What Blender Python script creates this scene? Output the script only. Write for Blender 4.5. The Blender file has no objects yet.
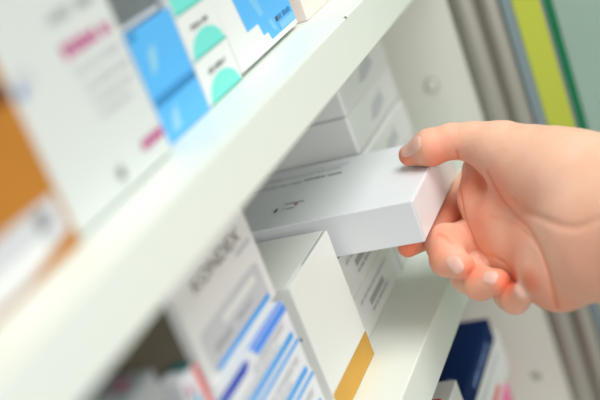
import bpy, bmesh, math, random
import numpy as np
from mathutils import Vector, Matrix

C = bpy.context.scene.collection
EYE = 1.45                      # camera height; the shelves are measured from it
Z_UP = EYE - .1218              # top face of the upper shelf board
Z_LOW = EYE - .3173             # top face of the lower shelf board
Y_FRONT = .23                   # front face of the shelf boards
X_PANEL = .8022                 # inner face of the end panel

# ------------------------------------------------------------------ materials
def mat(name, col, rough=.5, metal=0., spec=.5, bump=0., bscale=300., emit=None, vary=0., vscale=6.,
        sss=0., trans=0., coat=0.):
    m = bpy.data.materials.new(name); m.use_nodes = True
    nt = m.node_tree; b = nt.nodes['Principled BSDF']
    b.inputs['Base Color'].default_value = (*col, 1)
    b.inputs['Roughness'].default_value = rough
    b.inputs['Metallic'].default_value = metal
    b.inputs['Specular IOR Level'].default_value = spec
    b.inputs['Coat Weight'].default_value = coat
    b.inputs['Transmission Weight'].default_value = trans
    if sss:
        b.inputs['Subsurface Weight'].default_value = sss
        b.inputs['Subsurface Radius'].default_value = (1., .35, .2)
        b.inputs['Subsurface Scale'].default_value = .0022
    tc = nt.nodes.new('ShaderNodeTexCoord')
    if vary:
        n = nt.nodes.new('ShaderNodeTexNoise'); n.inputs['Scale'].default_value = vscale; n.inputs['Detail'].default_value = 4
        nt.links.new(tc.outputs['Object'], n.inputs['Vector'])
        r = nt.nodes.new('ShaderNodeMixRGB'); r.blend_type = 'MIX'
        r.inputs[1].default_value = (*[c * (1 - vary) for c in col], 1)
        r.inputs[2].default_value = (*[min(1, c * (1 + vary)) for c in col], 1)
        nt.links.new(n.outputs['Fac'], r.inputs[0]); nt.links.new(r.outputs[0], b.inputs['Base Color'])
    if bump:
        n2 = nt.nodes.new('ShaderNodeTexNoise'); n2.inputs['Scale'].default_value = bscale; n2.inputs['Detail'].default_value = 5
        nt.links.new(tc.outputs['Object'], n2.inputs['Vector'])
        bp = nt.nodes.new('ShaderNodeBump'); bp.inputs['Strength'].default_value = bump; bp.inputs['Distance'].default_value = .0006
        nt.links.new(n2.outputs['Fac'], bp.inputs['Height']); nt.links.new(bp.outputs['Normal'], b.inputs['Normal'])
    return m

def srgb(r, g, b):
    f = lambda v: (v / 255 / 12.92) if v / 255 <= .04045 else ((v / 255 + .055) / 1.055) ** 2.4
    return (f(r), f(g), f(b))

M = dict(
    shelf=mat('shelf_white_laminate', srgb(231, 238, 230), .42, vary=.012, vscale=14, bump=.12, bscale=500),
    panel=mat('panel_white_laminate', srgb(238, 241, 230), .45, vary=.012, vscale=9, bump=.1, bscale=400),
    back=mat('back_board', srgb(215, 214, 204), .6),
    card=mat('carton_white', srgb(232, 234, 232), .38, vary=.008, vscale=30, bump=.06, bscale=700),
    card_dim=mat('carton_grey_white', srgb(214, 219, 216), .42, bump=.05, bscale=700),
    card_cool=mat('carton_cool_white', srgb(236, 239, 243), .35, bump=.05, bscale=700),
    card_warm=mat('carton_cream_white', srgb(236, 239, 234), .38, bump=.05, bscale=700),
    card_pink=mat('carton_blush_white', srgb(242, 228, 220), .4),
    ochre=mat('carton_ochre', srgb(184, 118, 32), .5, vary=.08, vscale=40),
    brown=mat('print_brown', srgb(110, 60, 30), .5),
    magenta=mat('print_magenta', srgb(186, 48, 128), .45),
    grey=mat('print_grey', srgb(168, 172, 172), .5),
    midgrey=mat('print_mid_grey', srgb(132, 134, 134), .5),
    palegrey=mat('print_pale_grey', srgb(204, 206, 210), .5),
    ink=mat('print_ink', srgb(78, 78, 78), .5),
    blueink=mat('print_blue_ink', srgb(120, 150, 205), .5),
    sky=mat('print_sky_blue', srgb(88, 182, 244), .4),
    skydeep=mat('print_deep_sky_blue', srgb(40, 130, 190), .4),
    skypale=mat('print_pale_sky', srgb(120, 195, 240), .4),
    skymist=mat('print_mist_blue', srgb(150, 205, 232), .4),
    stripe=mat('print_stripe_blue', srgb(70, 168, 244), .38),
    band=mat('print_band_blue', srgb(80, 150, 250), .38),
    navy=mat('print_royal_blue', srgb(0, 62, 190), .38),
    darkblue=mat('carton_dark_blue', srgb(8, 38, 86), .6, spec=.1),
    teal=mat('print_mint', srgb(118, 224, 212), .4),
    tealdark=mat('print_teal_edge', srgb(60, 190, 175), .4),
    petrol=mat('print_petrol', srgb(0, 105, 110), .4),
    cyan=mat('print_cyan', srgb(60, 185, 215), .4),
    red=mat('print_red', srgb(232, 70, 75), .4),
    redbox=mat('carton_red', srgb(205, 45, 50), .4),
    pink=mat('carton_pink', srgb(240, 130, 170), .4),
    rose=mat('print_rose', srgb(190, 110, 140), .5),
    gold=mat('print_gold', srgb(216, 164, 48), .32, metal=.25, vary=.06, vscale=60),
    taupe=mat('gap_shade_taupe', srgb(84, 77, 62), .7),
    charcoal=mat('carton_charcoal', srgb(112, 118, 120), .5, vary=.2, vscale=50),
    mottled=mat('carton_mottled_grey', srgb(160, 168, 174), .5, vary=.5, vscale=60),
    alu=mat('brushed_aluminium', srgb(180, 178, 168), .42, metal=.45, bump=.05, bscale=900),
    gasket=mat('blue_grey_gasket', srgb(140, 160, 168), .5),
    lime=mat('lime_strip', srgb(205, 217, 80), .4),
    glass=mat('pale_green_glass', srgb(205, 232, 220), .12, trans=.55, spec=.5),
    glassedge=mat('green_glass_edge', srgb(8, 125, 80), .2),
    wall=mat('wall_paint', srgb(205, 222, 214), .7),
    floor=mat('floor_tile', srgb(200, 200, 196), .35, vary=.05),
    plastic=mat('white_plastic_cap', srgb(236, 236, 228), .35),
    hole=mat('bored_hole', srgb(90, 82, 74), .8),
    chip=mat('chipped_board', srgb(150, 146, 132), .8),
)

# ------------------------------------------------------------------ helpers
def tag(o, label, cat, group=None):
    o['label'] = label; o['category'] = cat
    if group: o['group'] = group
    return o

class MB:
    """collects shapes, then links them as ONE mesh object"""
    def __init__(s): s.bm = bmesh.new(); s.mats = []
    def mi(s, m):
        if m not in s.mats: s.mats.append(m)
        return s.mats.index(m)
    def box(s, x0, x1, y0, y1, z0, z1, m, bev=0., seg=2):
        r = bmesh.ops.create_cube(s.bm, size=1); vs = r['verts']
        for v in vs:
            v.co = Vector((x0 if v.co.x < 0 else x1, y0 if v.co.y < 0 else y1, z0 if v.co.z < 0 else z1))
        fs = {f for v in vs for f in v.link_faces}
        if bev:
            es = list({e for v in vs for e in v.link_edges})
            rb = bmesh.ops.bevel(s.bm, geom=es, offset=bev, segments=seg + (2 if bev > .002 else 0), profile=.5, affect='EDGES')
            fs |= set(rb['faces'])
        k = s.mi(m)
        for f in s.bm.faces:
            if f in fs or (f.is_valid and f.material_index == 0 and not f.tag): pass
        for f in s.bm.faces:
            if not f.tag: f.material_index = k; f.tag = True
        return s
    def poly(s, pts, m):
        vs = [s.bm.verts.new(p) for p in pts]
        f = s.bm.faces.new(vs); f.material_index = s.mi(m); f.tag = True
        return s
    def mesh_part(s, verts, faces, m):
        vs = [s.bm.verts.new(p) for p in verts]; k = s.mi(m)
        for fc in faces:
            try:
                f = s.bm.faces.new([vs[i] for i in fc]); f.material_index = k; f.tag = True
            except ValueError: pass
        return s
    def cyl(s, p0, p1, r, m, n=24):
        p0, p1 = Vector(p0), Vector(p1); d = (p1 - p0).normalized()
        a = d.orthogonal().normalized(); b = d.cross(a)
        ring = [[p + (a * math.cos(t * 2 * math.pi / n) + b * math.sin(t * 2 * math.pi / n)) * r for t in range(n)] for p in (p0, p1)]
        vv = ring[0] + ring[1]
        fc = [[i, (i + 1) % n, n + (i + 1) % n, n + i] for i in range(n)] + [list(range(n))[::-1], list(range(n, 2 * n))]
        return s.mesh_part(vv, fc, m)
    def build(s, name, parent=None, smooth=False, origin=None):
        me = bpy.data.meshes.new(name)
        if origin is not None: bmesh.ops.translate(s.bm, verts=s.bm.verts, vec=-Vector(origin))
        bmesh.ops.recalc_face_normals(s.bm, faces=[f for f in s.bm.faces if len(f.verts) > 0 and any(len(e.link_faces) > 1 for e in f.edges)])
        if smooth:
            for f in s.bm.faces: f.smooth = True
        s.bm.to_mesh(me); s.bm.free()
        for m in s.mats: me.materials.append(m)
        o = bpy.data.objects.new(name, me); C.objects.link(o)
        if origin is not None: o.location = origin
        if parent: o.parent = parent
        return o

def empty(name, loc):
    o = bpy.data.objects.new(name, None); C.objects.link(o); o.location = loc
    o.empty_display_size = .02
    return o

def text_geo(txt, size):
    cu = bpy.data.curves.new('t', 'FONT'); cu.body = txt; cu.size = size; cu.resolution_u = 3; cu.offset = size * .008
    o = bpy.data.objects.new('t', cu); C.objects.link(o)
    me = o.evaluated_get(bpy.context.evaluated_depsgraph_get()).to_mesh()
    v = [tuple(x.co) for x in me.vertices]; f = [tuple(p.vertices) for p in me.polygons]
    C.objects.unlink(o); bpy.data.objects.remove(o); bpy.data.curves.remove(cu)
    return v, f

def bezier_ellipse(cx, cz, rx, rz, a0=0, a1=360, n=28):
    return [(cx + rx * math.cos(math.radians(a0 + (a1 - a0) * i / n)), cz + rz * math.sin(math.radians(a0 + (a1 - a0) * i / n))) for i in range(n + (0 if a1 - a0 >= 360 else 1))]

def rrect(x0, x1, z0, z1, r, n=5):
    p = []
    for cx, cz, a in ((x1 - r, z0 + r, -90), (x1 - r, z1 - r, 0), (x0 + r, z1 - r, 90), (x0 + r, z0 + r, 180)):
        p += [(cx + r * math.cos(math.radians(a + 90 * i / n)), cz + r * math.sin(math.radians(a + 90 * i / n))) for i in range(n + 1)]
    return p

def carton(name, x0, y0, z0, w, d, h, m, prints=(), flap=None, bev=.0005, parent=None):
    """a folding carton with its printing; local origin at its front-left-bottom corner.
    prints: (face, kind, ...) in metres from the face's lower left corner;
    flap: 'end' or 'top' adds the tucked closing flap as a part"""
    b = MB(); b.box(0, w, 0, d, 0, h, m, bev)
    def face(fc, lift):
        if fc == 'front': return lambda u, v: (u, -lift, v)
        if fc == 'top': return lambda u, v: (u, v, h + lift)
        if fc == 'end': return lambda u, v: (-lift, d - u, v)          # the -x end
    rnd = random.Random(name + str(round(x0 * 1e4)) + str(round(z0 * 1e4)))
    for i, p in enumerate(prints):
        F = face(p[0], .00012 + .00006 * i); k = p[1]
        if k == 'rect':
            x_, X_, z_, Z_ = p[2:6]; b.poly([F(x_, z_), F(X_, z_), F(X_, Z_), F(x_, Z_)], M[p[6]])
        elif k == 'poly':
            b.poly([F(u, v) for u, v in p[2]], M[p[3]])
        elif k in ('words', 'vwords'):                      # a line of small unreadable print: short letter strokes
            if k == 'words': a0, a1, c0, hh = p[2:6]
            else: c0, a0, a1, hh = p[2:6]
            a = a0; left = rnd.randint(3, 8)
            while a < a1:
                ww = hh * rnd.uniform(.35, .62); hk = hh * rnd.choice((1, .8, .8, .95))
                q = [(a, c0), (a + ww, c0), (a + ww, c0 + hk), (a, c0 + hk)]
                if k == 'vwords': q = [(v, u) for u, v in q]
                b.poly([F(u, v) for u, v in q], M[p[6]]); a += ww + hh * .16; left -= 1
                if not left: a += hh * .5; left = rnd.randint(3, 8)
        elif k == 'text':
            v, f = text_geo(p[2], p[5]); sx = p[7] if len(p) > 7 else 1
            b.mesh_part([F(p[3] + q[0] * sx, p[4] + q[1]) for q in v], f, M[p[6]])
    o = b.build(name, parent)
    o.location = (x0, y0, z0 + .0002)
    if flap == 'end':      # closing flap of the near (-x) end, tucked in at the top
        fb = MB(); fb.box(-.0006, -.0001, .0012, d - .0012, .0012, h - .0009, m, .0002, 1)
        fb.build('tuck_flap', o)
    elif flap == 'front':  # closing flap of the front (-y) end
        fb = MB(); fb.box(.0012, w - .0012, -.0006, -.0001, .0012, h - .0009, m, .0002, 1)
        fb.build('tuck_flap', o)
    elif flap == 'top':
        fb = MB(); fb.box(.0006, w - .0006, .0024, d - .0004, h + .0001, h + .0006, m, .0002, 1)
        fb.build('lid_flap', o)
    return o

# ------------------------------------------------------------------ cabinet
cab = empty('shelving_cabinet', (.22, .40, 0))
tag(cab, 'white laminate shelving cabinet holding the rows of medicine cartons', 'cabinet')
cab_off = Vector(cab.location)
def cab_part(b, name, parent=cab, **k):
    o = b.build(name, **k); o.parent = parent
    o.location = Vector(o.location) - cab_off if parent is cab else o.location
    return o
XL = -.36
for zt in (Z_UP, Z_LOW, EYE - .60, EYE + .0735, .08):
    b = MB(); b.box(XL, X_PANEL, Y_FRONT, .545, zt - .0298, zt, M['shelf'], .0009)
    if zt == Z_UP:
        # two tiny chips in the front top edge
        for cx, ww in ((.690, .0016), (.586, .0022)):
            b.box(cx, cx + ww, Y_FRONT - .00025, Y_FRONT + .0012, zt - .0011, zt + .00025, M['chip'])
    cab_part(b, 'shelf_board')
b = MB(); b.box(XL - .018, XL, Y_FRONT, .56, 0, 2.0, M['panel'], .0008); cab_part(b, 'end_panel')
pan = MB(); pan.box(X_PANEL, X_PANEL + .018, Y_FRONT + .0005, .56, 0, 2.0, M['panel'], .0008)
pano = cab_part(pan, 'end_panel')
cut = MB(); cut.mats = [M['panel'], M['hole']]
holes = [(.2567, EYE - .5307), (.2627, EYE - .5627), (.2570, EYE - .2720), (.47, EYE - .2400), (.47, EYE - .5307)]
for hy, hz in holes[:1] + holes[3:]:
    cut.cyl((X_PANEL - .004, hy, hz), (X_PANEL + .012, hy, hz), .0050, M['hole'])
cuto = cut.build('hole_cutter'); cuto.location = -cab_off; cuto.parent = cab
bm_ = pano.modifiers.new('b', 'BOOLEAN'); bm_.object = cuto; bm_.operation = 'DIFFERENCE'; bm_.solver = 'EXACT'
bpy.context.view_layer.update()
newme = bpy.data.meshes.new_from_object(pano.evaluated_get(bpy.context.evaluated_depsgraph_get()))
pano.modifiers.clear(); pano.data = newme
bpy.data.objects.remove(cuto)
b = MB(); b.cyl((X_PANEL - .0005, .2627, EYE - .2400), (X_PANEL + .001, .2627, EYE - .2400), .0064, M['grey'])
b.cyl((X_PANEL - .0016, .2627, EYE - .2400), (X_PANEL + .001, .2627, EYE - .2400), .0050, M['plastic'])
b.cyl((X_PANEL - .0026, .2627, EYE - .2400), (X_PANEL - .0016, .2627, EYE - .2400), .0034, M['plastic'])
cab_part(b, 'hole_cap')
b = MB(); b.box(XL, X_PANEL, .546, .556, .05, 2.0, M['back']); cab_part(b, 'back_board')

# double ribbed aluminium upright in front of the end panel
b = MB(); prof = [(X_PANEL + .016, .2300)]
for (ya, yb) in ((.2300, .2085), (.2080, .1905)):
    for i in range(13):
        t = i / 12; prof.append((X_PANEL + .004 - .0085 * math.sin(math.pi * t) ** .7, ya + (yb - ya) * t))
prof.append((X_PANEL + .016, .1905)); n = len(prof)
vv = [(x, y, .06) for x, y in prof] + [(x, y, 2.0) for x, y in prof]
b.mesh_part(vv, [[i, (i + 1) % n, n + (i + 1) % n, n + i] for i in range(n)] + [list(range(n)), list(range(n, 2 * n))[::-1]], M['alu'])
cab_part(b, 'aluminium_upright')

door = empty('glass_door', (X_PANEL, .12, .0005))
tag(door, 'pale green glass door with lime yellow edge strip at the right', 'door')
def door_part(b, name):
    o = b.build(name, door); o.location = -Vector(door.location); return o
b = MB(); b.box(X_PANEL, X_PANEL + .012, .1815, .1900, .0005, 2.0, M['gasket'], .0008); door_part(b, 'gasket')
b = MB(); b.box(X_PANEL - .0006, X_PANEL + .012, .1608, .1813, .0005, 2.0, M['lime'], .0006); door_part(b, 'lime_strip')
b = MB(); b.box(X_PANEL, X_PANEL + .012, .1582, .1606, .0005, 2.0, M['gasket'], .0004); door_part(b, 'gasket')
b = MB(); b.box(X_PANEL - .001, X_PANEL + .007, .1520, .1580, .0005, 2.0, M['glassedge'], .0008); door_part(b, 'glass_edge')
b = MB(); b.box(X_PANEL, X_PANEL + .006, -.45, .1518, .0005, 2.0, M['glass'], .0008); door_part(b, 'glass_pane')

# ------------------------------------------------------------------ upper shelf
YU = .2654
o = carton('medicine_carton', .2045, YU - .0080, Z_UP, .1075, .10, .135, M['ochre'], [
    ('front', 'poly', [(.030, .0020), (.0700, .0020), (.1050, .0085), (.1040, .0235), (.030, .0235)], 'palegrey'),
    ('front', 'rect', .045, .088, .006, .012, 'card'),
    ('front', 'rect', .088, .096, .014, .021, 'midgrey'),
    ('front', 'rect', .030, .1070, .0620, .0690, 'brown')])
tag(o, 'ochre brown carton with white label at the near end of upper shelf', 'medicine box')
o = carton('medicine_carton', .3135, YU - .0072, Z_UP, .0860, .10, .150, M['card_dim'], [
    ('front', 'words', 0.0400, 0.0785, .0612, .0062, 'magenta'),
    ('front', 'words', 0.0400, 0.0540, .0760, .0050, 'grey'), ('front', 'words', 0.0620, 0.0740, .0760, .0050, 'grey'),
    ('front', 'words', 0.0420, 0.0820, .0530, .0036, 'palegrey'), ('front', 'words', 0.0440, 0.0820, .0455, .0030, 'palegrey'),
    ('front', 'words', 0.0460, 0.0780, .0390, .0030, 'palegrey'), ('front', 'words', 0.0460, 0.0740, .0330, .0030, 'palegrey'),
    ('front', 'rect', 0.0640, 0.0840, .0094, .0132, 'magenta'),
    ('front', 'poly', bezier_ellipse(.0420, .0088, .0030, .0030), 'midgrey'),
    ('front', 'poly', bezier_ellipse(.0110, .0640, .0060, .0040), 'palegrey'),
    ('front', 'rect', 0.0030, 0.0080, .0580, .0620, 'blueink')], flap='end')
o.rotation_euler.x = math.radians(-.7); o.location.z += math.sin(math.radians(.7)) * .10
tag(o, 'tall white carton with magenta print beside the ochre carton', 'medicine box')
for i, (z, h, lab) in enumerate(((0, .0232, 'lower of two bright blue cartons stacked on the upper shelf'),
                                 (.0234, .0318, 'upper of two bright blue cartons, under the dark grey carton'))):
    o = carton('medicine_carton', .4113, YU, Z_UP + z, .0465, .10, h, M['sky'], [
        ('front', 'rect', .0006, .0459, h - .0048, h - .0008, 'skydeep') if i == 0 else ('front', 'rect', .0006, .0080, h - .0036, h - .0008, 'skydeep'),
        ('front', 'poly', [(.0085, h * .28), (.0150, h * .36), (.0205, h * .70), (.0120, h * .62)] if i else [(.0060, h * .15), (.0150, h * .2), (.0180, h * .68), (.0100, h * .5)], 'skymist')], flap='end')
    tag(o, lab, 'medicine box', 'bright blue cartons')
o = carton('medicine_carton', .4117, YU + .004, Z_UP + .0555, .0455, .09, .042, M['charcoal'], [
    ('front', 'rect', .002, .043, .001, .0035, 'palegrey')])
tag(o, 'dark grey carton lying on top of the bright blue cartons', 'medicine box')
hT = .0242
for i, lab in enumerate(('lowest mint and white carton, standing on the upper shelf', 'middle mint and white carton of the stack of three', 'topmost mint and white carton of the stack of three')):
    arc = [(.0030, .0008)] + [(.0225 + .0195 * math.cos(math.radians(180 - 180 * k / 20)), .0008 + .0118 * math.sin(math.radians(180 - 180 * k / 20))) for k in range(21)] + [(.0420, .0008)]
    o = carton('medicine_carton', .4590, YU, Z_UP + i * (hT + .0001), .0442, .095, hT, M['card'], [
        ('front', 'poly', arc if i < 2 else [(.0008, .0008), (.0434, .0008), (.0434, .015), (.0008, .015)], 'teal'),
        ('front', 'rect', .0008, .0434, .0004, .0014, 'tealdark'),
        ('front', 'words', .0110, .0320, hT - .0098, .0030, 'midgrey')], flap='end')
    tag(o, lab, 'medicine box', 'mint and white cartons')
step = [(.0180, .060), (.0237, .0165), (.0400, .0165), (.0420, .0086), (.0485, .0086), (.0505, .0034), (.0922, .0034), (.0922, .060)]
o = carton('medicine_carton', .5052, YU, Z_UP + .0012, .0930, .09, .090, M['card'], [
    ('front', 'poly', step, 'sky'),
    ('front', 'poly', [(.0400, .030), (.0455, .019), (.0520, .019), (.0480, .036), (.0420, .038)], 'skypale'),
    ('front', 'poly', [(.0530, .0140), (.0570, .0070), (.0620, .0060), (.0590, .0140)], 'skypale'),
    ('front', 'words', .0640, .0880, .0098, .0034, 'skydeep'),
    ('front', 'rect', .0640, .0672, .0098, .0128, 'ink'),
    ('front', 'rect', .0665, .0920, .0040, .0085, 'skypale')], flap='end')
o.location.z = Z_UP + .0003; o.rotation_euler.x = math.radians(-1.3)
o.location.z += math.sin(math.radians(1.3)) * .09
tag(o, 'white carton with large stepped bright blue print on upper shelf', 'medicine box')
o = carton('medicine_carton', .6070, YU - .003, Z_UP, .090, .09, .080, M['card_pink'], [
    ('front', 'words', .020, .070, .050, .005, 'palegrey')])
tag(o, 'blush white carton next beyond the stepped blue carton', 'medicine box')

# ------------------------------------------------------------------ lower shelf
o = carton('medicine_carton', .195, .262, Z_LOW, .058, .10, .128, M['mottled'], [
    ('front', 'words', .008, .050, .10, .006, 'midgrey'), ('front', 'words', .008, .050, .085, .004, 'grey')])
tag(o, 'grey printed carton nearest the camera on the lower shelf', 'medicine box')
o = carton('medicine_carton', .2540, .2575, Z_LOW, .0640, .10, .1310, M['mottled'], [
    ('front', 'rect', .004, .064, .100, .128, 'grey'), ('front', 'rect', .040, .052, .104, .114, 'rose'),
    ('front', 'rect', .006, .034, .098, .112, 'palegrey'), ('front', 'words', .006, .058, .084, .007, 'palegrey'),
    ('front', 'rect', .050, .062, .090, .112, 'palegrey'),
    ('top', 'rect', .004, .020, .006, .040, 'palegrey'), ('top', 'rect', .024, .032, .012, .050, 'midgrey'),
    ('top', 'rect', .036, .046, .004, .018, 'palegrey'), ('top', 'words', .034, .060, .030, .007, 'midgrey'), ('top', 'rect', .050, .058, .006, .014, 'rose')])
tag(o, 'grey carton with rose spot, left of the red striped carton', 'medicine box')
o = carton('medicine_carton', .3310, .2575, Z_LOW, .0168, .012, .1150, M['card_cool'], [
    ('front', 'rect', .0122, .0164, .002, .1146, 'red'), ('front', 'rect', .0040, .0085, .002, .1040, 'cyan'),
    ('front', 'rect', .0020, .0055, .1050, .1110, 'rose'), ('top', 'rect', .0090, .0164, .0004, .0116, 'petrol')])
tag(o, 'narrow white carton with red and cyan upright stripes', 'medicine box')
hs = .0221
labs = ('lowest of four flat blue striped cartons', 'second lowest of four flat blue striped cartons',
        'second highest of four flat blue striped cartons', 'topmost blue striped carton with notched band, under the grey panelled carton')
o = carton('medicine_carton', .3200, .2730, Z_LOW, .0435, .10, .138, M['taupe'])  # added filler box; its dark colour stands in for shade in the gap
tag(o, 'added dark taupe filler box standing for shade in the gap left of the grey panelled carton', 'medicine box')
for i, lab in enumerate(labs):
    z = Z_LOW + i * (hs + .0001)
    dx = (0, .0012, -.0004, -.0008)[i]
    if i == 3:
        pr = [('front', 'poly', [(.0452, hs - .0004), (.0914, hs - .0004), (.0914, hs - .0056), (.0495, hs - .0060)], 'band'),
              ('front', 'poly', [(.0006, hs - .0004), (.0362, hs - .0004), (.0400, hs - .0030), (.0345, hs - .0056), (.0006, hs - .0056)], 'navy'),
              ('top', 'rect', .0460, .0914, .0002, .0022, 'band')]
    else:
        pr = [('front', 'rect', .0006, .0914, hs - .0032, hs - .0008, 'stripe')]
    pr += [('front', 'words', .040, .082, .0112, .0032, 'palegrey'), ('front', 'words', .012, .070, .0072, .0026, 'palegrey'), ('front', 'words', .050, .084, .0140, .0014, 'palegrey'),
           ('front', 'rect', .0006, .0880, .0020, .0056, 'stripe')]
    o = carton('medicine_carton', .352 + dx, .2605, z, .0920, .12, hs, M['card_cool'], pr, flap='end', bev=.0002)
    tag(o, lab, 'medicine box', 'blue striped cartons')
zK = Z_LOW + 4 * (hs + .0001)
o = carton('medicine_carton', .3645, .2672, zK, .0872, .105, .0660, M['card'], [
    ('front', 'text', 'KONDEX', .0165, .0415, .0104, 'ink', 1.32),
    ('front', 'poly', rrect(.0640, .0830, .0355, .0385, .0012), 'palegrey'),
    ('front', 'poly', rrect(.0060, .0800, .0030, .0255, .0045), 'palegrey'),
    ('front', 'poly', rrect(.0300, .0720, .0170, .0215, .0020), 'card'),
    ('front', 'words', .0140, .0330, .0100, .0048, 'grey'), ('front', 'words', .0420, .0620, .0110, .0024, 'grey'),
    ('front', 'rect', .0100, .0790, .0030, .0062, 'stripe')], flap='end')
tag(o, 'white carton with grey label panel and dark lettering, on the blue striped stack', 'medicine box')
hG = .0884
o = carton('medicine_carton', .4567, .2615, Z_LOW, .0678, .0490, hG, M['card_warm'], [
    ('front', 'rect', .0004, .0674, .0004, .0176, 'gold'),
    ('end', 'words', .030, .044, .055, .0022, 'ink'), ('end', 'rect', .0400, .0425, .035, .0375, 'ink'),
    ('top', 'words', .050, .066, .0470, .0014, 'ink'), ('top', 'rect', .026, .0665, .0015, .0023, 'midgrey')], flap='top')
tag(o, 'plain white carton with gold band along its bottom edge', 'medicine box')
hA = .0295
for i, lab in enumerate(('lower white printed carton on lower shelf below the held carton', 'white printed carton on its twin, just beneath the held carton')):
    o = carton('medicine_carton', .5310, .2710, Z_LOW + i * (hA + .0002), .1000, .12, hA, M['card'], [
        ('front', 'rect', .034, .066, .0120, .0165, 'grey'), ('front', 'words', .034, .070, .0075, .0026, 'grey'),
        ('front', 'words', .020, .080, .0205, .0024, 'palegrey')], flap='end')
    tag(o, lab, 'medicine box', 'white printed cartons below the held one')
ords = ('lowest', 'second lowest', 'middle', 'second highest', 'topmost')
for i in range(5):
    o = carton('medicine_carton', .6345 + (.0022 if i % 2 else 0), .2705 + (0, .0015, 0, .0022, .0008)[i], Z_LOW + i * (hA + .0004), .1130, .12, hA, M['card'], [
        ('front', 'poly', [(.040, .0095), (.055, .0075), (.078, .0120), (.074, .0200), (.052, .0190)], 'palegrey'),
        ('front', 'words', .046, .074, .0120, .0040, 'palegrey'),
        ('front', 'rect', .070, .0740, .020, .0225, 'palegrey')], flap='end', bev=.0028)
    tag(o, ords[i] + ' of five white cartons stacked by the end panel', 'medicine box', 'white cartons by the end panel')

# the carton being lifted out
xH, yH, zH = .533, .2085, EYE - .2516
o = carton('medicine_carton', xH, yH, zH, .0975, .150, .0271, M['card_cool'], [
    ('top', 'vwords', .0690, .0670, .0945, .0034, 'ink'), ('top', 'vwords', .0672, .0960, .1400, .0024, 'midgrey'),
    ('top', 'vwords', .0790, .0700, .1300, .0026, 'grey'), ('top', 'vwords', .0840, .0660, .0920, .0030, 'palegrey'),
    ('top', 'vwords', .0330, .0820, .0960, .0024, 'grey'), ('top', 'vwords', .0250, .0860, .0945, .0022, 'grey'),
    ('top', 'rect', .0235, .0290, .0985, .1000, 'ink'), ('top', 'rect', .0290, .0335, .0855, .0875, 'rose')], flap='front')
tag(o, 'white carton held between thumb and index finger, half out of the shelf', 'medicine box')

# ------------------------------------------------------------------ shelf below
Z3 = EYE - .60
def below(x, y, z, w, d, h, m, lab, pr=(), grp=None, flap=None):
    o = carton('medicine_carton', x, y, EYE + z, w, d, h, M[m], pr, flap=flap)
    return tag(o, lab, 'medicine box', grp)
below(.6120, .250, -.5998, .0960, .10, .1296, 'pink', 'pink carton low behind the lower shelf edge', [('front', 'words', .02, .07, .1084, .006, 'magenta')])
below(.6100, .251, -.4696, .118, .10, .0376, 'card', 'white carton with red print under the dark blue carton',
      [('front', 'rect', .040, .080, .0060, .0120, 'red'), ('front', 'rect', .01, .10, .024, .029, 'palegrey')])
below(.6090, .250, -.4318, .1045, .10, .0195, 'darkblue', 'dark blue carton with pale lettering on the shelf below',
      [('front', 'words', .026, .082, .0070, .0050, 'blueink'), ('top', 'words', .004, .020, .012, .006, 'blueink')])
below(.5398, .236, -.5998, .0337, .10, .2250, 'card', 'tall white carton between the red and dark blue cartons')
below(.4700, .236, -.5998, .0692, .10, .2350, 'redbox', 'tall red carton on the shelf below the lower shelf')

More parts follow.
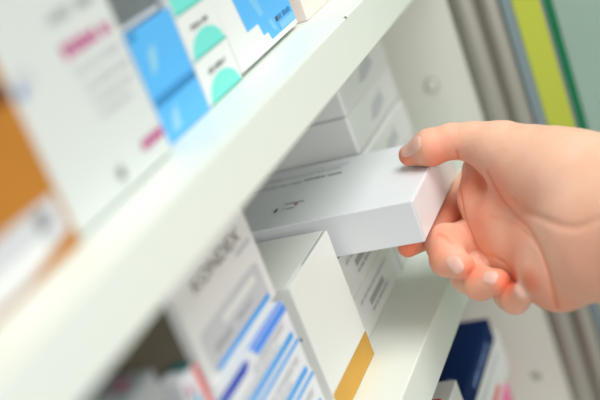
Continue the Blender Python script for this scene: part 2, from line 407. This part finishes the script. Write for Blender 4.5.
# ------------------------------------------------------------------ the hand
HAND = {'thumb': [(0.58612, 0.21961, 1.234, 0.00715), (0.58497, 0.20526, 1.23646, 0.01106), (0.58925, 0.19201, 1.236, 0.01041), (0.58873, 0.17884, 1.23253, 0.01185), (0.58522, 0.16397, 1.22531, 0.01623)],
    'thenar': [(0.58338, 0.16345, 1.22601, 0.01558), (0.57351, 0.14444, 1.21234, 0.02528), (0.55989, 0.12345, 1.20774, 0.02736), (0.54395, 0.08503, 1.20164, 0.02826)],
    'palm': [(0.59792, 0.18094, 1.20109, 0.01126), (0.58194, 0.15734, 1.181, 0.02439), (0.5631, 0.12657, 1.17454, 0.02629)],
    'ridge': [(0.59962, 0.18399, 1.20941, 0.01126), (0.58511, 0.18542, 1.19562, 0.01114), (0.57301, 0.18145, 1.17783, 0.01166), (0.56459, 0.17149, 1.16154, 0.01216)],
    'pad': [(0.56545, 0.17086, 1.19018, 0.01258), (0.55485, 0.16303, 1.1772, 0.01361)],
    'hypo': [(0.58194, 0.17187, 1.16977, 0.01857), (0.55632, 0.15522, 1.16463, 0.02018), (0.52597, 0.13519, 1.17028, 0.0207), (0.51209, 0.10939, 1.17993, 0.01926), (0.50519, 0.08649, 1.18688, 0.02072)],
    'heel': [(0.54606, 0.14159, 1.18126, 0.01724), (0.52753, 0.11597, 1.19143, 0.01967), (0.51798, 0.09562, 1.19499, 0.02117)],
    'arm': [(0.53676, 0.10221, 1.19076, 0.0307), (0.50968, 0.0631, 1.19182, 0.03062), (0.46302, 0.01284, 1.18904, 0.03267), (0.41185, -0.05393, 1.18347, 0.03681), (0.35672, -0.14742, 1.16305, 0.04211)],
    'index': [(0.6263, 0.19384, 1.19316, 0.01312), (0.60602, 0.20819, 1.1847, 0.01135), (0.57563, 0.21755, 1.18341, 0.00817), (0.54777, 0.22584, 1.19017, 0.00638)],
    'middle': [(0.60626, 0.19074, 1.16849, 0.01422), (0.57203, 0.19799, 1.17585, 0.0124), (0.55426, 0.20449, 1.18468, 0.01212), (0.53863, 0.20059, 1.18225, 0.01067), (0.53, 0.19062, 1.18057, 0.00786)],
    'ring': [(0.58795, 0.17946, 1.15563, 0.01326), (0.55998, 0.18719, 1.16134, 0.0116), (0.54465, 0.19294, 1.16631, 0.01139), (0.53073, 0.18376, 1.16735, 0.00993), (0.52466, 0.17178, 1.16954, 0.00775)],
    'little': [(0.57199, 0.16577, 1.14557, 0.01233), (0.55186, 0.16901, 1.15017, 0.0102), (0.53698, 0.17056, 1.15378, 0.00941), (0.52283, 0.16416, 1.1579, 0.00831), (0.516, 0.15524, 1.16522, 0.00674)]}
CREASES = [(0.001, 0.002, [(0.58144, 0.19442, 1.20632),
    (0.57695, 0.19365, 1.20373),
    (0.57451, 0.19357, 1.20028),
    (0.57316, 0.19386, 1.19637),
    (0.57068, 0.19343, 1.19196),
    (0.56622, 0.19232, 1.18848),
    (0.5621, 0.19052, 1.18614),
    (0.56026, 0.1895, 1.18275),
    (0.55935, 0.18879, 1.17892),
    (0.55792, 0.18744, 1.17549),
    (0.55241, 0.18473, 1.17411),
    (0.54741, 0.18221, 1.17253)], 0.4),
    (0.0008, 0.0013, [(0.53589, 0.18416, 1.17739),
    (0.55262, 0.18355, 1.17331),
    (0.54282, 0.17468, 1.1765),
    (0.53688, 0.16855, 1.17535),
    (0.53407, 0.16604, 1.17313),
    (0.53012, 0.16319, 1.17154)], 0.08),
    (0.0007, 0.001, [(0.53714, 0.20239, 1.16747),
    (0.52738, 0.19245, 1.17289),
    (0.52458, 0.18524, 1.17868)], 0.2),
    (0.0011, 0.0024, [(0.56279, 0.16903, 1.22207),
    (0.55922, 0.16724, 1.21876),
    (0.55642, 0.16569, 1.21516),
    (0.55415, 0.16401, 1.2113),
    (0.55258, 0.16254, 1.20716),
    (0.55121, 0.16072, 1.2044),
    (0.55041, 0.15906, 1.20138),
    (0.54816, 0.15699, 1.19904),
    (0.54342, 0.15398, 1.19804),
    (0.53798, 0.1508, 1.19742),
    (0.53156, 0.14738, 1.19734),
    (0.52301, 0.14377, 1.19671),
    (0.51605, 0.14062, 1.19545),
    (0.51186, 0.13905, 1.19305),
    (0.50848, 0.1377, 1.19029),
    (0.50551, 0.13662, 1.18676),
    (0.50316, 0.13572, 1.18293),
    (0.50195, 0.13574, 1.17924),
    (0.50126, 0.1359, 1.17526),
    (0.50121, 0.13608, 1.17152),
    (0.50179, 0.13643, 1.16742),
    (0.50326, 0.13702, 1.16277),
    (0.50651, 0.1381, 1.15706)], 0.6),
    (0.0022, 0.0012, [(0.54612, 0.15506, 1.20885),
    (0.54347, 0.15166, 1.20591),
    (0.53912, 0.14783, 1.20379),
    (0.53161, 0.14267, 1.20469),
    (0.52316, 0.13736, 1.2061),
    (0.51626, 0.13255, 1.20687),
    (0.51101, 0.12782, 1.20683),
    (0.50708, 0.12348, 1.20622),
    (0.50454, 0.11973, 1.20623),
    (0.50216, 0.11607, 1.20617),
    (0.50066, 0.11227, 1.20712),
    (0.49915, 0.10852, 1.20807),
    (0.49823, 0.10496, 1.20962),
    (0.49742, 0.10146, 1.2111)], 0.12),
    (0.0012, 0.0005, [(0.55325, 0.17178, 1.1967),
    (0.55146, 0.16767, 1.19614),
    (0.54983, 0.16365, 1.19552),
    (0.54577, 0.15931, 1.1948),
    (0.53951, 0.1544, 1.19515),
    (0.53213, 0.14995, 1.19463),
    (0.52296, 0.14506, 1.19508),
    (0.51582, 0.1415, 1.19416),
    (0.51075, 0.13855, 1.19231)], 0.15),
    (0.0009, 0.001, [(0.57765, 0.18781, 1.23341),
    (0.58061, 0.18855, 1.22682)], 0.3),
    (0.0009, 0.001, [(0.54699, 0.20513, 1.19568),
    (0.544, 0.19927, 1.19411),
    (0.53944, 0.19567, 1.1925)], 0.25)]
NAILS = [('thumb', (0.57899, 0.21442, 1.24223), (0.57699, 0.20565, 1.24551), (0.58318, 0.22303, 1.23956), 0.0115), ('middle', (0.52377, 0.19221, 1.1851), (0.52895, 0.1958, 1.18887), (0.52223, 0.18996, 1.17954), 0.01), ('ring', (0.52027, 0.17335, 1.17574), (0.52323, 0.17792, 1.17615), (0.51923, 0.16888, 1.17425), 0.0095), ('little', (0.51092, 0.15554, 1.16964), (0.52086, 0.15936, 1.16963), (0.50934, 0.15446, 1.16453), 0.0085)]
BLUSH = [((0.5894, 0.2041, 1.1887), 0.012, 0.75), ((0.581, 0.1926, 1.2076), 0.008, 0.6), ((0.4909, 0.1129, 1.1896), 0.022, 0.26), ((0.5346, 0.1571, 1.1891), 0.018, 0.32), ((0.5025, 0.1394, 1.1751), 0.014, 0.3), ((0.5685, 0.1802, 1.2028), 0.014, 0.4), ((0.5793, 0.2219, 1.2341), 0.008, 0.75), ((0.5765, 0.1988, 1.2303), 0.012, 0.55), ((0.5247, 0.1849, 1.1799), 0.007, 0.8), ((0.5326, 0.207, 1.1896), 0.01, 0.55), ((0.5214, 0.1647, 1.1696), 0.008, 0.95), ((0.5068, 0.1483, 1.1754), 0.007, 0.8), ((0.5262, 0.1999, 1.1817), 0.008, 0.4), ((0.5195, 0.1816, 1.1676), 0.008, 0.4), ((0.5536, 0.1633, 1.2134), 0.012, 0.55), ((0.5335, 0.1531, 1.1923), 0.014, 0.25), ((0.5609, 0.1797, 1.1998), 0.012, 0.5), ((0.5423, 0.1504, 1.2066), 0.012, 0.35), ((0.5038, 0.1351, 1.1608), 0.01, 0.45), ((0.5788, 0.1817, 1.2084), 0.01, 0.6), ((0.548, 0.2003, 1.1956), 0.01, 0.5), ((0.5419, 0.2239, 1.1917), 0.008, 0.9), ((0.5052, 0.1453, 1.1649), 0.01, 0.4)]
def _cap(p, a, b, ra, rb):
    a = np.asarray(a, np.float32); b = np.asarray(b, np.float32)
    ba = b - a; pa = p - a
    t = np.clip(pa @ ba / max(float(ba @ ba), 1e-12), 0, 1)
    return np.linalg.norm(pa - t[..., None] * ba, axis=-1) - (ra + (rb - ra) * t)

def _smin(a, b, k):
    h = np.clip(.5 + .5 * (b - a) / k, 0, 1)
    return b * (1 - h) + a * h - k * h * (1 - h)

def _chain(p, pts, k):
    d = None
    for (a, b) in zip(pts[:-1], pts[1:]):
        c = _cap(p, a[:3], b[:3], a[3], b[3])
        d = c if d is None else _smin(d, c, k)
    return d

def hand_sdf(p, creases=True):
    p = np.asarray(p, np.float32)
    d = _chain(p, HAND['thumb'], .004)
    for n, k in (('thenar', .009), ('palm', .008), ('ridge', .006), ('pad', .014), ('hypo', .012), ('heel', .012), ('arm', .02)):
        d = _smin(d, _chain(p, HAND[n], .012), k)
    for n in ('index', 'middle', 'ring', 'little'):
        d = _smin(d, _chain(p, HAND[n], .003), .0006)
    if creases:
        for (r, depth, pts, tn) in CREASES:
            c = None
            for a, b in zip(pts[:-1], pts[1:]):
                e = _cap(p, a, b, 0, 0)
                c = e if c is None else np.minimum(c, e)
            d = d + depth * np.exp(-(c / r) ** 2)
    return d

def surface_nets(fn, lo, hi, h):
    n = np.ceil((np.array(hi) - np.array(lo)) / h).astype(int) + 1
    ax = [np.float32(lo[i]) + np.arange(n[i], dtype=np.float32) * h for i in range(3)]
    D = np.empty(n, np.float32); B = 12
    for i in range(0, n[0], B):
        for j in range(0, n[1], B):
            xs, ys = ax[0][i:i + B], ax[1][j:j + B]
            zc = np.array([ax[2][k:k + B].mean() for k in range(0, n[2], B)], np.float32)
            cen = np.stack([np.full_like(zc, xs.mean()), np.full_like(zc, ys.mean()), zc], -1)
            dc = fn(cen)
            for q, k in enumerate(range(0, n[2], B)):
                if abs(dc[q]) > B * h * 1.1 + .002:
                    D[i:i + B, j:j + B, k:k + B] = dc[q]
                else:
                    D[i:i + B, j:j + B, k:k + B] = fn(np.stack(np.meshgrid(xs, ys, ax[2][k:k + B], indexing='ij'), -1))
    S = D < 0
    cnt = np.zeros(n - 1, np.int32); acc = np.zeros((*(n - 1), 3), np.float32)
    corners = [(a, b, c) for a in (0, 1) for b in (0, 1) for c in (0, 1)]
    sl = lambda o: tuple(slice(o[i], n[i] - 1 + o[i]) for i in range(3))
    for a in corners:
        for k in range(3):
            if a[k]: continue
            b = list(a); b[k] = 1
            da, db = D[sl(a)], D[sl(b)]; x = (da < 0) != (db < 0)
            t = np.where(x, da / np.where(x, da - db, 1), 0)
            for j in range(3):
                acc[..., j] += np.where(x, a[j] + (t if j == k else 0), 0)
            cnt += x
    act = cnt > 0; idx = -np.ones(n - 1, np.int64); idx[act] = np.arange(act.sum())
    cell = np.argwhere(act); V = np.array(lo) + (cell + acc[act] / cnt[act][:, None]) * h
    F = []
    for k in range(3):
        i, j = (k + 1) % 3, (k + 2) % 3
        s0 = [slice(None)] * 3; s1 = [slice(None)] * 3; s0[k] = slice(0, -1); s1[k] = slice(1, None)
        a, b = S[tuple(s0)], S[tuple(s1)]
        e = np.argwhere(a != b)
        e = e[(e[:, i] > 0) & (e[:, j] > 0) & (e[:, i] < n[i] - 1) & (e[:, j] < n[j] - 1)]
        inside = a[tuple(e.T)]
        def at(di, dj):
            q = e.copy(); q[:, i] += di; q[:, j] += dj; return idx[tuple(q.T)]
        q = np.stack([at(-1, -1), at(0, -1), at(0, 0), at(-1, 0)], 1)
        q[~inside] = q[~inside][:, ::-1]
        F.append(q)
    return V, np.concatenate(F)

def sdf_grad(p):
    e = 4e-4; g = np.stack([hand_sdf(p + np.eye(3, dtype=np.float32)[i] * e, False) - hand_sdf(p - np.eye(3, dtype=np.float32)[i] * e, False) for i in range(3)], -1)
    return g / np.maximum(np.linalg.norm(g, axis=-1, keepdims=True), 1e-9)

def skin_material():
    m = mat('skin', srgb(240, 196, 172), .5, spec=.36, sss=.35)
    nt = m.node_tree; b = nt.nodes['Principled BSDF']
    at = nt.nodes.new('ShaderNodeVertexColor'); at.layer_name = 'blush'
    sep = nt.nodes.new('ShaderNodeSeparateColor'); nt.links.new(at.outputs['Color'], sep.inputs[0])
    tc = nt.nodes.new('ShaderNodeTexCoord')
    no = nt.nodes.new('ShaderNodeTexNoise'); no.inputs['Scale'].default_value = 90; no.inputs['Detail'].default_value = 6
    nt.links.new(tc.outputs['Object'], no.inputs['Vector'])
    mx = nt.nodes.new('ShaderNodeMixRGB'); mx.inputs[1].default_value = (*srgb(243, 200, 174), 1); mx.inputs[2].default_value = (*srgb(236, 181, 154), 1)
    nt.links.new(no.outputs['Fac'], mx.inputs[0])
    m2 = nt.nodes.new('ShaderNodeMixRGB'); m2.inputs[2].default_value = (*srgb(236, 120, 84), 1)
    nt.links.new(sep.outputs[0], m2.inputs[0]); nt.links.new(mx.outputs[0], m2.inputs[1])
    nt.links.new(m2.outputs[0], b.inputs['Base Color'])
    v = nt.nodes.new('ShaderNodeTexVoronoi'); v.inputs['Scale'].default_value = 900
    nt.links.new(tc.outputs['Object'], v.inputs['Vector'])
    n3 = nt.nodes.new('ShaderNodeTexNoise'); n3.inputs['Scale'].default_value = 260; n3.inputs['Detail'].default_value = 6
    nt.links.new(tc.outputs['Object'], n3.inputs['Vector'])
    ad = nt.nodes.new('ShaderNodeMath'); ad.operation = 'MULTIPLY_ADD'; ad.inputs[1].default_value = .25
    nt.links.new(v.outputs['Distance'], ad.inputs[0]); nt.links.new(n3.outputs['Fac'], ad.inputs[2])
    bp = nt.nodes.new('ShaderNodeBump'); bp.inputs['Strength'].default_value = .4; bp.inputs['Distance'].default_value = .0007
    nt.links.new(ad.outputs[0], bp.inputs['Height']); nt.links.new(bp.outputs['Normal'], b.inputs['Normal'])
    return m

allp = np.array([q for v in HAND.values() for q in v])
lo = (allp[:, :3] - allp[:, 3:]).min(0) - .004; hi = (allp[:, :3] + allp[:, 3:]).max(0) + .004
V, F = surface_nets(hand_sdf, lo, hi, .00075)
org = np.array(HAND['palm'][1][:3])
me = bpy.data.meshes.new('hand')
me.from_pydata((V - org).tolist(), [], F.tolist()); me.update()
me.polygons.foreach_set('use_smooth', [True] * len(me.polygons))
col = np.zeros(len(V))
for (p, s, a) in BLUSH:
    col = np.maximum(col, a * np.exp(-((V - np.array(p)) ** 2).sum(1) / (2 * s * s)))
for (r, dep, pts, tn) in CREASES:
    d = np.min([_cap(V, a, b, 0, 0) for a, b in zip(pts[:-1], pts[1:])], 0)
    col = np.clip(col + tn * np.exp(-(d / .0011) ** 2), 0, 1)
ca = me.color_attributes.new('blush', 'FLOAT_COLOR', 'POINT')
buf = np.ones((len(V), 4), np.float32); buf[:, :3] = col[:, None]; ca.data.foreach_set('color', buf.ravel())
me.materials.append(skin_material())
hand = bpy.data.objects.new('hand', me); C.objects.link(hand); hand.location = org
tag(hand, 'right hand from the right, palm towards us, pinching the white carton', 'hand')
sm = hand.modifiers.new('soften', 'SMOOTH'); sm.factor = .5; sm.iterations = 1

nailm = mat('fingernail', srgb(238, 190, 174), .34, spec=.4, sss=.2)
for (nm, c, a, b, wid) in NAILS:
    c, a, b = np.array(c), np.array(a), np.array(b)
    ax = b - a; L = np.linalg.norm(ax); ax /= L
    nrm = sdf_grad(c[None])[0]; ax = ax - nrm * (ax @ nrm); ax /= np.linalg.norm(ax); sd = np.cross(nrm, ax)
    nu, nv = 13, 11; grid = []
    for i in range(nu):
        u = -1 + 2 * i / (nu - 1)
        for j in range(nv):
            v = -1 + 2 * j / (nv - 1)
            wsc = (1 - abs(u) ** 4 * .45)
            p = c + ax * u * L * .5 + sd * v * wid * .5 * wsc
            grid.append(p)
    P = np.array(grid)
    for _ in range(14):
        dd = hand_sdf(P, False)[:, None]; P = P - sdf_grad(P) * dd * .9
    G = sdf_grad(P)
    edge = np.array([max(abs(-1 + 2 * i / (nu - 1)), abs(-1 + 2 * j / (nv - 1))) for i in range(nu) for j in range(nv)])
    P = P + G * (.0004 - .0004 * (edge > .98))[:, None]
    fb = MB(); fb.mesh_part([tuple(p - org) for p in P], [[i * nv + j, (i + 1) * nv + j, (i + 1) * nv + j + 1, i * nv + j + 1] for i in range(nu - 1) for j in range(nv - 1)], nailm)
    fb.build('fingernail', hand, smooth=True)

# ------------------------------------------------------------------ room
def struct(name, x0, x1, y0, y1, z0, z1, m):
    b = MB(); b.box(x0, x1, y0, y1, z0, z1, m); o = b.build(name); o['kind'] = 'structure'; return o
struct('floor', -2.0, 2.6, -2.6, .70, -.05, 0, M['floor'])
struct('wall_back', -2.0, 2.6, .60, .70, 0, 2.8, M['wall'])
struct('wall_right', 2.5, 2.6, -2.6, .60, 0, 2.8, M['wall'])

# ------------------------------------------------------------------ light
w = bpy.data.worlds.new('World'); bpy.context.scene.world = w; w.use_nodes = True
bg = w.node_tree.nodes['Background']; bg.inputs[0].default_value = (1.0, .985, .94, 1); bg.inputs[1].default_value = .25
def area(name, loc, target, size, power, col=(1, 1, 1), sy=None):
    l = bpy.data.lights.new(name, 'AREA'); l.energy = power; l.color = col; l.size = size
    if sy: l.shape = 'RECTANGLE'; l.size_y = sy
    o = bpy.data.objects.new(name, l); C.objects.link(o); o.location = loc
    o.rotation_euler = (Vector(target) - Vector(loc)).to_track_quat('-Z', 'Y').to_euler(); return o
area('ceiling_and_fill_light', (.45, -.55, 2.75), (.45, .2, 1.2), 1.1, 23, (1, .995, .975))
area('ceiling_and_fill_light', (-.95, -1.45, 1.72), (.5, .15, 1.2), 1.3, 20, (1, .995, .98))  # low fill lamp added on the camera side to brighten the palm

# ------------------------------------------------------------------ camera
cam = bpy.data.cameras.new('camera'); co = bpy.data.objects.new('camera', cam); C.objects.link(co)
R = Matrix([[0.321043, 0.439948, -0.838676], [-0.882743, -0.18178, -0.433269], [-0.34307, 0.879433, 0.330002]])
co.matrix_world = Matrix.Translation((0, 0, EYE)) @ R.to_4x4()
cam.sensor_width = 36; cam.lens = 1058 * 36 / 600; cam.clip_start = .02
cam.dof.use_dof = True; cam.dof.focus_distance = .645; cam.dof.aperture_fstop = 3.0; cam.dof.aperture_blades = 0
sc = bpy.context.scene; sc.camera = co
sc.view_settings.view_transform = 'Standard'; sc.view_settings.look = 'None'
sc.view_settings.exposure = .15; sc.view_settings.gamma = 1; sc.view_settings.use_curve_mapping = False
